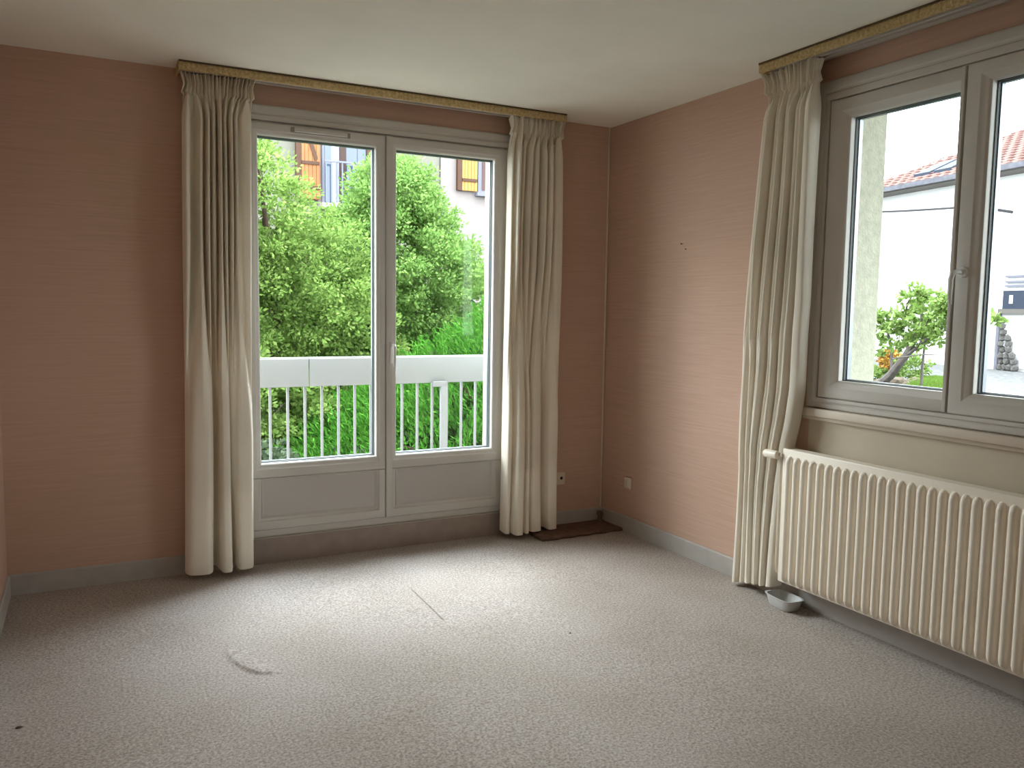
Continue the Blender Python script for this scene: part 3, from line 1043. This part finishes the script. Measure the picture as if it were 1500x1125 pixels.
def crown_points(lobes, n, shell=0.55, clump=0.16, per=60):
    """leaf positions in clumps scattered through ellipsoid lobes (cx,cy,cz,rx,ry,rz,weight)"""
    lobes = np.array(lobes, float)
    wts = lobes[:, 6] / lobes[:, 6].sum()
    nc_ = max(1, n // per)
    li = rng.choice(len(lobes), nc_, p=wts)
    dirs = rand_unit(nc_)
    rad = shell + (1 - shell) * rng.uniform(0, 1, nc_) ** 0.6
    cc = lobes[li, :3] + dirs * lobes[li, 3:6] * rad[:, None]
    ci = np.repeat(np.arange(nc_), per)
    off = rand_unit(len(ci)) * (rng.uniform(0, 1, len(ci)) ** 0.5)[:, None] * clump
    out = cc[ci] + off * np.array([1, 1, 0.7])
    dl = dirs[ci] * 0.5 + off / clump * 0.8 + rand_unit(len(ci)) * 0.6
    return out, dl


def branches(parent, base, top, targets, m, r0):
    b, t = Vector(base), Vector(top)
    pts = [b, b.lerp(t, 0.35) + Vector((0.04, 0.02, 0)), b.lerp(t, 0.7) - Vector((0.03, 0.02, 0)), t]
    MB().tube(pts, [r0, r0 * 0.8, r0 * 0.6, r0 * 0.35], 9).build('trunk', m, parent, smooth=True)
    for f, q in targets:
        s0 = b.lerp(t, f)
        q = Vector(q)
        mid = s0.lerp(q, 0.5) + Vector((0, 0, 0.08))
        MB().tube([s0, mid, q], [r0 * 0.45, r0 * 0.3, r0 * 0.12], 7).build('branch', m, parent, smooth=True)


def tree(name, label, lobes, n, lm, bark, base, top, length, width, targets, cat='tree', clump=0.16, shell=0.55, per=60, r0=0.07):
    root = empty(name, label=label, cat=cat)
    branches(root, base, top, targets, bark, r0)
    c, d = crown_points(lobes, n, shell, clump, per)
    keep = (c[:, 1] > 1.32) | (c[:, 0] > TR + 0.2)
    foliage('leaves', root, lm, c[keep], d[keep], length, width)
    return root


# left broad-leaved tree
tree('garden_tree', 'light green leafy tree behind the left half of the balcony railing',
     [(-1.75, 4.9, 1.2, 1.15, 0.9, 1.5, 2.2), (-1.35, 4.6, 2.25, 0.62, 0.6, 0.95, 1.2), (-0.75, 4.7, 1.55, 0.75, 0.7, 0.95, 1.3), (-0.45, 4.9, 0.9, 0.9, 0.7, 0.8, 1.0), (-1.9, 4.8, 2.9, 0.75, 0.7, 0.8, 1.0)],
     70000, M['leaf_a'], M['bark_red'], (-0.85, 4.9, -1.0), (-1.2, 4.8, 2.3), 0.050, 0.029,
     [(0.45, (-0.3, 4.7, 1.5)), (0.5, (-1.8, 4.8, 1.9)), (0.65, (-0.7, 4.7, 2.0)), (0.8, (-1.3, 4.6, 2.8))], r0=0.09)
# middle tree
tree('garden_tree', 'tall mid green tree filling the right door pane below the orange-shuttered house',
     [(0.62, 5.7, 1.9, 0.95, 0.8, 1.15, 2.0), (0.45, 5.6, 2.75, 0.50, 0.5, 0.52, 0.8), (1.25, 5.8, 1.6, 0.62, 0.8, 0.95, 1.1), (0.0, 5.6, 1.75, 0.62, 0.6, 0.95, 1.0), (1.9, 6.2, 1.2, 0.8, 0.8, 0.75, 0.9),
      (0.75, 5.7, 2.75, 0.40, 0.45, 0.50, 0.6), (0.4, 5.8, 0.9, 1.5, 0.9, 0.9, 1.6)],
     76000, M['leaf_b'], M['bark'], (0.6, 5.8, -1.0), (0.6, 5.7, 2.8), 0.052, 0.030,
     [(0.5, (1.4, 5.8, 1.8)), (0.55, (-0.1, 5.6, 1.9)), (0.7, (1.1, 5.7, 2.5)), (0.8, (0.4, 5.6, 2.9))], r0=0.08)
# dark hedge behind both
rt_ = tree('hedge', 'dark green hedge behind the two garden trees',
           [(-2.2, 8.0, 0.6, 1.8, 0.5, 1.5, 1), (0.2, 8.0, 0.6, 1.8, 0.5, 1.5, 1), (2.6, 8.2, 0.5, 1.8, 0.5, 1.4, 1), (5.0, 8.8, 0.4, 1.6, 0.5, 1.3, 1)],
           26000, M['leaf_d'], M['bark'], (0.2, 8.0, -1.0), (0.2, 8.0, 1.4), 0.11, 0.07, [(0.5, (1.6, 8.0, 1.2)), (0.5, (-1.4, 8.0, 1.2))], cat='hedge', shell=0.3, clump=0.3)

# spreading bright juniper on the slope
ju = empty('juniper_bush', label='bright green feathery juniper spreading behind the balcony bars at the right', cat='bush')
cx, cy, az, rx_, ry_ = 2.15, 3.55, 1.92, 3.60, 1.95
npl = 4200
aa = rng.uniform(0, 2 * np.pi, npl)
rr_ = np.sqrt(rng.uniform(0.0, 1, npl))
px_ = cx + rx_ * rr_ * np.cos(aa)
py_ = cy + ry_ * rr_ * np.sin(aa)
pz_ = az - 2.15 * rr_ ** 1.05 + rng.uniform(-0.16, 0.10, npl)
ok = py_ > 1.60
px_, py_, pz_ = px_[ok], py_[ok], pz_[ok]
npl = len(px_)
od = np.stack([np.cos(aa[ok]) * 0.7, np.sin(aa[ok]) * 0.6, np.full(npl, 1.15)], -1) + rng.normal(0, 0.22, (npl, 3))
od /= np.linalg.norm(od, axis=1, keepdims=True)
per = 26
tk = rng.uniform(0, 1, (npl, per))
ps = np.stack([px_, py_, pz_], -1)[:, None, :] + od[:, None, :] * (tk[..., None] * 0.30 - 0.10)
ps += rng.normal(0, 1, (npl, per, 3)) * (0.045 * (1.15 - tk))[..., None]
dd_ = od[:, None, :] + rng.normal(0, 0.38, (npl, per, 3))
foliage('sprays', ju, M['leaf_c'], ps.reshape(-1, 3), dd_.reshape(-1, 3), 0.065, 0.015)
for q in ((0.4, 3.2, 0.6), (1.2, 3.3, 1.1), (-0.5, 3.2, 0.1), (1.9, 3.5, 1.6), (2.6, 3.4, 1.2)):
    MB().tube([(1.6, 3.6, -0.9), (Vector((1.6, 3.6, -0.9)) + Vector(q)) * 0.5 + Vector((0, 0, 0.1)), q], [0.08, 0.05, 0.02], 7).build('stem', M['bark_red'], ju, smooth=True)
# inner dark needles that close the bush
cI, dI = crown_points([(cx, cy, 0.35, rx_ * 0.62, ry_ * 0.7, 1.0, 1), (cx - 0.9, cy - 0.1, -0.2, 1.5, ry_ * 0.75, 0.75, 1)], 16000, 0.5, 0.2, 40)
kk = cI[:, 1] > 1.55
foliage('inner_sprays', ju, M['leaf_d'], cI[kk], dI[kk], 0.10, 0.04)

# grey-green shrub low at the left of the balcony
tree('shrub', 'grey-green small-leaved shrub low behind the balcony bars at the left',
     [(-1.85, 2.75, -0.15, 0.50, 0.40, 0.42, 1), (-1.45, 3.0, -0.45, 0.4, 0.4, 0.40, 0.8)], 7000, M['leaf_e'], M['bark'],
     (-1.7, 2.8, -1.0), (-1.7, 2.8, 0.1), 0.055, 0.045, [(0.6, (-1.4, 2.9, 0.0)), (0.6, (-2.0, 2.8, 0.0))], cat='shrub', r0=0.03)
tree('shrub', 'yellow-green shrub behind the balcony bars below the left tree',
     [(-1.55, 3.9, 0.35, 0.85, 0.45, 0.55, 1)], 9000, M['leaf_a'], M['bark'],
     (-1.6, 3.9, -1.0), (-1.6, 3.9, 0.4), 0.06, 0.04, [(0.6, (-1.2, 3.9, 0.4)), (0.6, (-2.0, 3.9, 0.4))], cat='shrub', r0=0.03)

# ------------------------------------------------------------------ right garden
ft = empty('fruit_tree', label='small leaning fruit tree with pale leaves outside the right-hand window', cat='tree')
tr_ = [(5.6, 2.50, 0.42), (5.55, 2.20, 0.66), (5.5, 1.98, 0.90), (5.5, 1.86, 1.12), (5.5, 1.80, 1.38)]
MB().tube(tr_, [0.060, 0.052, 0.042, 0.028, 0.014], 9).build('trunk', M['bark'], ft, smooth=True)
for pts, r in (([(5.5, 2.02, 0.86), (5.45, 1.78, 1.02), (5.4, 1.55, 1.20), (5.3, 1.30, 1.36)], 0.022), ([(5.55, 2.20, 0.66), (5.6, 2.26, 0.95), (5.6, 2.34, 1.22), (5.6, 2.30, 1.42)], 0.022),
               ([(5.5, 1.95, 0.94), (5.5, 2.06, 1.2), (5.5, 2.0, 1.50), (5.5, 1.90, 1.66)], 0.018), ([(5.45, 1.78, 1.02), (5.4, 1.66, 1.3), (5.4, 1.60, 1.5)], 0.013),
               ([(5.45, 1.6, 1.15), (5.3, 1.2, 1.28), (5.2, 0.80, 1.34)], 0.012), ([(5.3, 2.0, 0.86), (5.2, 1.6, 0.93), (5.2, 1.2, 0.96)], 0.010)):
    MB().tube(pts, [r, r * 0.8, r * 0.6, r * 0.3], 7).build('branch', M['bark'], ft, smooth=True) if len(pts) == 4 else MB().tube(pts, [r, r * 0.7, r * 0.35], 7).build('branch', M['bark'], ft, smooth=True)
lob = [(5.5, 1.90, 1.55, 0.20, 0.16, 0.20, 1.0), (5.5, 2.02, 1.30, 0.25, 0.22, 0.18, 1.0), (5.4, 1.62, 1.34, 0.25, 0.26, 0.20, 1.3), (5.3, 1.38, 1.45, 0.2, 0.2, 0.18, 0.8),
       (5.6, 2.36, 1.30, 0.2, 0.16, 0.20, 0.8), (5.5, 1.80, 1.10, 0.2, 0.25, 0.14, 0.6), (5.6, 2.28, 1.02, 0.2, 0.2, 0.16, 0.5), (5.2, 0.80, 1.36, 0.1, 0.13, 0.07, 0.25), (5.4, 1.45, 1.2, 0.2, 0.2, 0.15, 0.5)]
c, d = crown_points(lob, 3300, 0.2, 0.07, 12)
foliage('leaves', ft, M['leaf_f'], c, d, 0.062, 0.036)
# thin sapling
sa = empty('sapling', label='thin straight sapling standing in the grass outside the right-hand window', cat='tree')
MB().tube([(5.8, 1.98, 0.44), (5.8, 1.985, 0.75), (5.8, 1.97, 1.02), (5.78, 1.90, 1.30)], [0.018, 0.015, 0.012, 0.006], 7).build('trunk', M['bark'], sa, smooth=True)
c, d = crown_points([(5.78, 1.92, 1.2, 0.12, 0.10, 0.16, 1)], 260, 0.2, 0.05, 10)
foliage('leaves', sa, M['leaf_f'], c, d, 0.06, 0.034)
# flowering bush
fb = empty('flowering_bush', label='small orange and yellow flowering bush at the left of the fruit tree', cat='bush')
MB().tube([(7.0, 3.35, 0.44), (7.0, 3.35, 0.62)], [0.02, 0.012], 7).build('stem', M['bark'], fb, smooth=True)
c, d = crown_points([(7.0, 3.35, 0.74, 0.14, 0.13, 0.15, 1)], 1500, 0.3, 0.05, 12)
foliage('blossoms', fb, M['leaf_o'], c, d, 0.045, 0.035)
c, d = crown_points([(7.1, 3.1, 0.66, 0.3, 0.25, 0.2, 1), (7.0, 3.45, 0.55, 0.3, 0.25, 0.12, 1)], 1800, 0.3, 0.06, 12)
foliage('leaves', fb, M['leaf_f'], c, d, 0.05, 0.03)
# grass tufts in front of the drive
def grass(label, xa, xb, ya, yb, n, hgt):
    a_, b_ = rng.uniform(0, 1, n)[:, None], rng.uniform(0, 1, n)[:, None]
    lo_, hi_ = np.array(xa) * (1 - a_) + np.array(xb) * a_, np.array(ya) * (1 - a_) + np.array(yb) * a_
    c_ = np.concatenate([lo_ * (1 - b_) + hi_ * b_ + rng.normal(0, 0.03, (n, 2)), np.full((n, 1), 0.45 + hgt * 0.45)], -1)
    d_ = np.array([0, 0, 1.0]) + rng.normal(0, 0.25, (n, 3))
    o_ = foliage('grass', None, M['grass'], c_, d_, hgt, 0.014)
    tag(o_, label, 'grass')
grass('bright green grass patch beside the gravel drive', (5.30, 1.75), (5.95, 1.62), (7.15, 3.05), (7.60, 2.95), 9000, 0.10)
# stones edging the bed
rocks = []
rk = [(6.35, 2.72, 0.10), (6.55, 2.62, 0.075), (6.25, 2.52, 0.065), (6.75, 2.78, 0.085), (6.50, 2.90, 0.06), (6.15, 2.85, 0.07)]
for i, (x, y, r) in enumerate(rk):
    bm = bmesh.new()
    bmesh.ops.create_icosphere(bm, subdivisions=2, radius=r)
    for v_ in bm.verts:
        v_.co *= 1 + random.uniform(-0.16, 0.16)
        v_.co.z *= 0.75
    me = bpy.data.meshes.new('garden_rock')
    bm.to_mesh(me)
    bm.free()
    me.materials.append(M['rock'])
    o = bpy.data.objects.new('garden_rock', me)
    COL.objects.link(o)
    o.location = (x, y, 0.45 + r * 0.5)
    tag(o, 'brown rounded rock in the row at the foot of the fruit tree', 'rock', 'brown rocks at the foot of the fruit tree')

# --- neighbour's white house; local frame s along the facade, t behind it, z up
W0 = Vector((11.181, 5.227, 0.45))
e1 = Vector((0.18726, 0.98231, 0))
e2 = Vector((0.98231, -0.18726, 0))
def HS(s, t, z):
    return tuple(Vector((W0.x, W0.y, 0)) + e1 * s + e2 * t + Vector((0, 0, z)))
nh = empty('neighbour_house', label='white rendered house with low red tiled roof beyond the gravel drive', cat='house')
MB().box(-6.0, 2.35, 0, 5.0, 0.0, 3.80).build('wall', M['white_render'], nh, fn=HS)
# hipped roof: eaves overhang
ev, s0, s1, t0, t1, zr = 3.84, -6.4, 2.75, -0.40, 5.4, 5.15
def roof(mb, off):
    vs = [(s0, t0, ev + off), (s1, t0, ev + off), (s1, t1, ev + off), (s0, t1, ev + off), (s1 - 2.0, 2.5, zr + off), (s0 + 2.4, 2.5, zr + off)]
    return mb.add(vs, [(0, 1, 4, 5), (1, 2, 4), (2, 3, 5, 4), (3, 0, 5), (0, 3, 2, 1)])
rf = roof(MB(), 0.0).build('roof', M['tile'], nh, fn=HS)
# rows of tiles following the front slope
tile_mb = MB()
rows = 16
for r in range(rows):
    f0, f1 = r / rows, (r + 1) / rows
    ta, tb = t0 + (2.5 - t0) * f0, t0 + (2.5 - t0) * f1
    za, zb = ev + (zr - ev) * f0, ev + (zr - ev) * f1
    sa_, sb_ = s0 + 2.4 * f0, s1 - 2.0 * f0
    k = sa_
    while k < sb_ - 0.1:
        tile_mb.prism([(k + 0.02, 0), (k + 0.07, 0.022), (k + 0.15, 0.022), (k + 0.20, 0)], 1, 0, 1)
        m0 = len(tile_mb.v) - 8
        for q in range(8):
            a_, b_, c2_ = tile_mb.v[m0 + q]
            tile_mb.v[m0 + q] = (a_, ta + (tb - ta) * 1.05 * b_, za + (zb - za) * b_ + c2_ + 0.02 * (1 - b_))
        k += 0.22
ti = tile_mb.build('roof_tiles', M['tile'], rf, fn=HS)
ti['kind'] = 'stuff'
MB().box(s0, s1, t0 - 0.02, t0 + 0.05, ev - 0.07, ev + 0.02).build('fascia', M['grey_tile'], nh, fn=HS)
MB().box(s1 - 0.05, s1 + 0.02, t0, t1, ev - 0.07, ev + 0.02).build('fascia', M['grey_tile'], nh, fn=HS)
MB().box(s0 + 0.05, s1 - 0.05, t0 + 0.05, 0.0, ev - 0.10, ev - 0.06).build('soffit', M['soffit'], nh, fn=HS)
sk = MB()
zs = lambda t: ev + (zr - ev) * (t - t0) / (2.5 - t0)
for a, b in ((0.35, 0.75), (0.85, 1.25)):
    sk.add([(a, -0.05, zs(-0.05) + 0.07), (b, -0.05, zs(-0.05) + 0.07), (b, 0.55, zs(0.55) + 0.07), (a, 0.55, zs(0.55) + 0.07),
            (a, -0.05, zs(-0.05) - 0.02), (b, -0.05, zs(-0.05) - 0.02), (b, 0.55, zs(0.55) - 0.02), (a, 0.55, zs(0.55) - 0.02)],
           [(0, 1, 2, 3), (4, 7, 6, 5), (0, 4, 5, 1), (1, 5, 6, 2), (2, 6, 7, 3), (3, 7, 4, 0)])
    sk.build('skylight', M['skylight'], rf, fn=HS)
    sk = MB()
# dark window with shutter box, slats and brown sill at the right
hw = MB().box(-2.3, -0.94, -0.03, 0.02, 1.49, 1.80).build('window', M['skylight'], nh, fn=HS)
MB().box(-1.14, -1.08, -0.045, -0.03, 1.58, 1.72).build('sticker', M['white_render'], hw, fn=HS)
MB().box(-2.35, -0.92, -0.10, 0.0, 1.41, 1.49).build('window_sill', M['soffit'], nh, fn=HS)
for z in (1.86, 1.93, 2.02):
    MB().box(-2.3, -0.98, -0.05, 0.0, z, z + 0.035).build('shutter_slat', M['house_frame'], nh, fn=HS)
MB().box(-0.92, -0.86, -0.05, 0.0, 0.45, 1.42).build('door_post', M['house_frame'], nh, fn=HS)
MB().box(-2.3, -1.36, -0.04, 0.0, 0.5, 1.38).build('garage_door', M['white_render'], nh, fn=HS)
# stone buttress of stacked rubble
bt = empty('stone_pile', label='grey rubble stones heaped against the white house wall', cat='stones')
tri = []
for lvl in range(9):
    z = 0.50 + lvl * 0.10
    wd_ = 0.40 * (1 - lvl / 11)
    nst = max(1, int(wd_ / 0.10))
    for k in range(nst):
        bm = bmesh.new()
        bmesh.ops.create_icosphere(bm, subdivisions=1, radius=0.065)
        for v_ in bm.verts:
            v_.co *= 1 + random.uniform(-0.2, 0.2)
        me = bpy.data.meshes.new('stone')
        bm.to_mesh(me)
        bm.free()
        me.materials.append(M['stone'])
        o = bpy.data.objects.new('stone', me)
        COL.objects.link(o)
        o.parent = bt
        o.location = HS(-0.98 - (k + 0.5) * wd_ / nst, -0.10 + random.uniform(-.03, .03), z)
# overhead cable
cb = MB()
pc = []
for k in range(17):
    f = k / 16
    a, b = Vector(HS(3.2, -0.6, 3.52)), Vector(HS(-0.93, -0.6, 3.20))
    pc.append(a.lerp(b, f) + Vector((0, 0, -0.03 * math.sin(math.pi * f))))
cab = empty('washing_line', label='thin grey line stretched in front of the white house', cat='line')
MB().tube(pc, 0.018, 6).build('line', M['cable'], cab)
MB().tube([HS(-0.93, -0.62, 3.20), HS(-0.98, -0.3, 3.14), HS(-0.98, 0.0, 3.12)], 0.025, 8).build('hook', M['cable'], cab)
MB().tube([HS(3.2, -0.6, 0.3), HS(3.2, -0.6, 3.56)], 0.03, 8).build('post', M['cable'], cab)

# --- house with orange shutters beyond the trees
oh = empty('shuttered_house', label='pinkish white house with orange shutters beyond the garden trees', cat='house')
YH = 14.0
MB().box(-7, 4.60, YH + 0.05, YH + 6, -1.2, 7.5).build('wall', M['shaded_render'], oh)
MB().box(4.62, 11.5, YH, YH + 6, -1.2, 7.5).build('wall', M['pink_render'], oh)
MB().box(1.70, 2.92, YH + 0.0, YH + 0.06, 3.0, 5.9).build('surround', M['pink_render'], oh)
w1 = MB().box(1.78, 2.84, YH - 0.05, YH + 0.02, 3.60, 5.7).build('window', M['house_frame'], oh)
MB().box(1.84, 1.98, YH - 0.065, YH - 0.045, 3.65, 5.6).build('pane', M['pane'], w1)
MB().box(1.98, 2.16, YH - 0.062, YH - 0.045, 3.65, 5.6).build('net_curtain', M['net'], w1)
MB().box(2.165, 2.30, YH - 0.09, YH - 0.04, 3.60, 5.7).build('mullion', M['post'], w1)
MB().box(2.32, 2.56, YH - 0.065, YH - 0.045, 3.65, 5.6).build('pane', M['pane'], w1)
MB().box(2.58, 2.78, YH - 0.065, YH - 0.045, 3.65, 5.6).build('pane', M['pane'], w1)
MB().box(1.76, 2.90, YH - 0.35, YH - 0.31, 4.50, 4.54).build('guard_rail', M['house_frame'], w1)
k = 1.78
while k < 2.88:
    MB().box(k, k + 0.03, YH - 0.34, YH - 0.32, 3.65, 4.52).build('guard_bar', M['pane'], w1)
    k += 0.12
MB().box(1.70, 2.92, YH - 0.38, YH, 3.50, 3.62).build('balcony_slab', M['pink_render'], oh)
def shutter(x0, x1, z0, z1, m):
    sh_ = MB().box(x0, x1, YH - 0.10, YH - 0.06, z0, z1).build('shutter', m, oh)
    nb_ = 5
    for i in range(nb_):
        a = x0 + (x1 - x0) * i / nb_
        MB().box(a + 0.006, a + (x1 - x0) / nb_ - 0.006, YH - 0.115, YH - 0.10, z0 + 0.01, z1 - 0.01).build('board', m, sh_)
    for z in (z0 + 0.25, z0 + 0.78, z1 - 0.35):
        MB().box(x0 + 0.02, x1 - 0.02, YH - 0.145, YH - 0.115, z - 0.035, z + 0.035).build('batten', M['brace'], sh_)
    MB().add([(x0 + 0.05, YH - 0.14, z1 - 0.45), (x0 + 0.12, YH - 0.14, z1 - 0.40), (x1 - 0.05, YH - 0.14, z0 + 0.88), (x1 - 0.12, YH - 0.14, z0 + 0.83),
              (x0 + 0.05, YH - 0.115, z1 - 0.45), (x0 + 0.12, YH - 0.115, z1 - 0.40), (x1 - 0.05, YH - 0.115, z0 + 0.88), (x1 - 0.12, YH - 0.115, z0 + 0.83)],
             [(0, 1, 2, 3), (4, 7, 6, 5), (0, 4, 5, 1), (1, 5, 6, 2), (2, 6, 7, 3), (3, 7, 4, 0)]).build('brace', M['brace'], sh_)
    MB().box(x0 - 0.10, x0 + 0.02, YH - 0.12, YH - 0.02, z0 + 0.0, z1).build('edge_post', M['brace'], sh_)
shutter(1.30, 1.72, 3.70, 5.75, M['orange'])
shutter(2.88, 3.40, 3.70, 5.75, M['orange'])
shutter(5.10, 5.52, 4.17, 5.60, M['yellow'])
w2 = MB().box(5.56, 6.75, YH - 0.06, YH + 0.02, 4.17, 5.55).build('window', M['house_frame'], oh)
MB().box(5.66, 5.86, YH - 0.075, YH - 0.055, 4.22, 5.5).build('net_curtain', M['red_net'], w2)
MB().box(5.88, 6.05, YH - 0.075, YH - 0.055, 4.22, 5.5).build('pane', M['pane'], w2)
MB().box(6.15, 6.68, YH - 0.075, YH - 0.055, 4.22, 5.5).build('pane', M['pane'], w2)
MB().box(5.50, 6.85, YH - 0.16, YH, 4.07, 4.16).build('window_sill', M['house_frame'], oh)
rfo = MB().prism([(YH - 0.6, 7.45), (YH + 3, 9.2), (YH + 6.6, 7.45)], 0, -7.5, 12)
rfo.build('roof', M['tile'], oh)

# ------------------------------------------------------------------ put every empty at the base of its thing
bpy.context.view_layer.update()
def _all(o):
    out = []
    for c_ in o.children:
        out.append(c_)
        out += _all(c_)
    return out
for o in list(COL.objects):
    if o.type == 'EMPTY' and o.parent is None:
        pts = [c_.matrix_world @ Vector(b_) for c_ in _all(o) if c_.type == 'MESH' for b_ in c_.bound_box]
        base = Vector(((min(p.x for p in pts) + max(p.x for p in pts)) / 2, (min(p.y for p in pts) + max(p.y for p in pts)) / 2, min(p.z for p in pts)))
        o.location = base
        for c_ in o.children:
            c_.location = c_.location - base
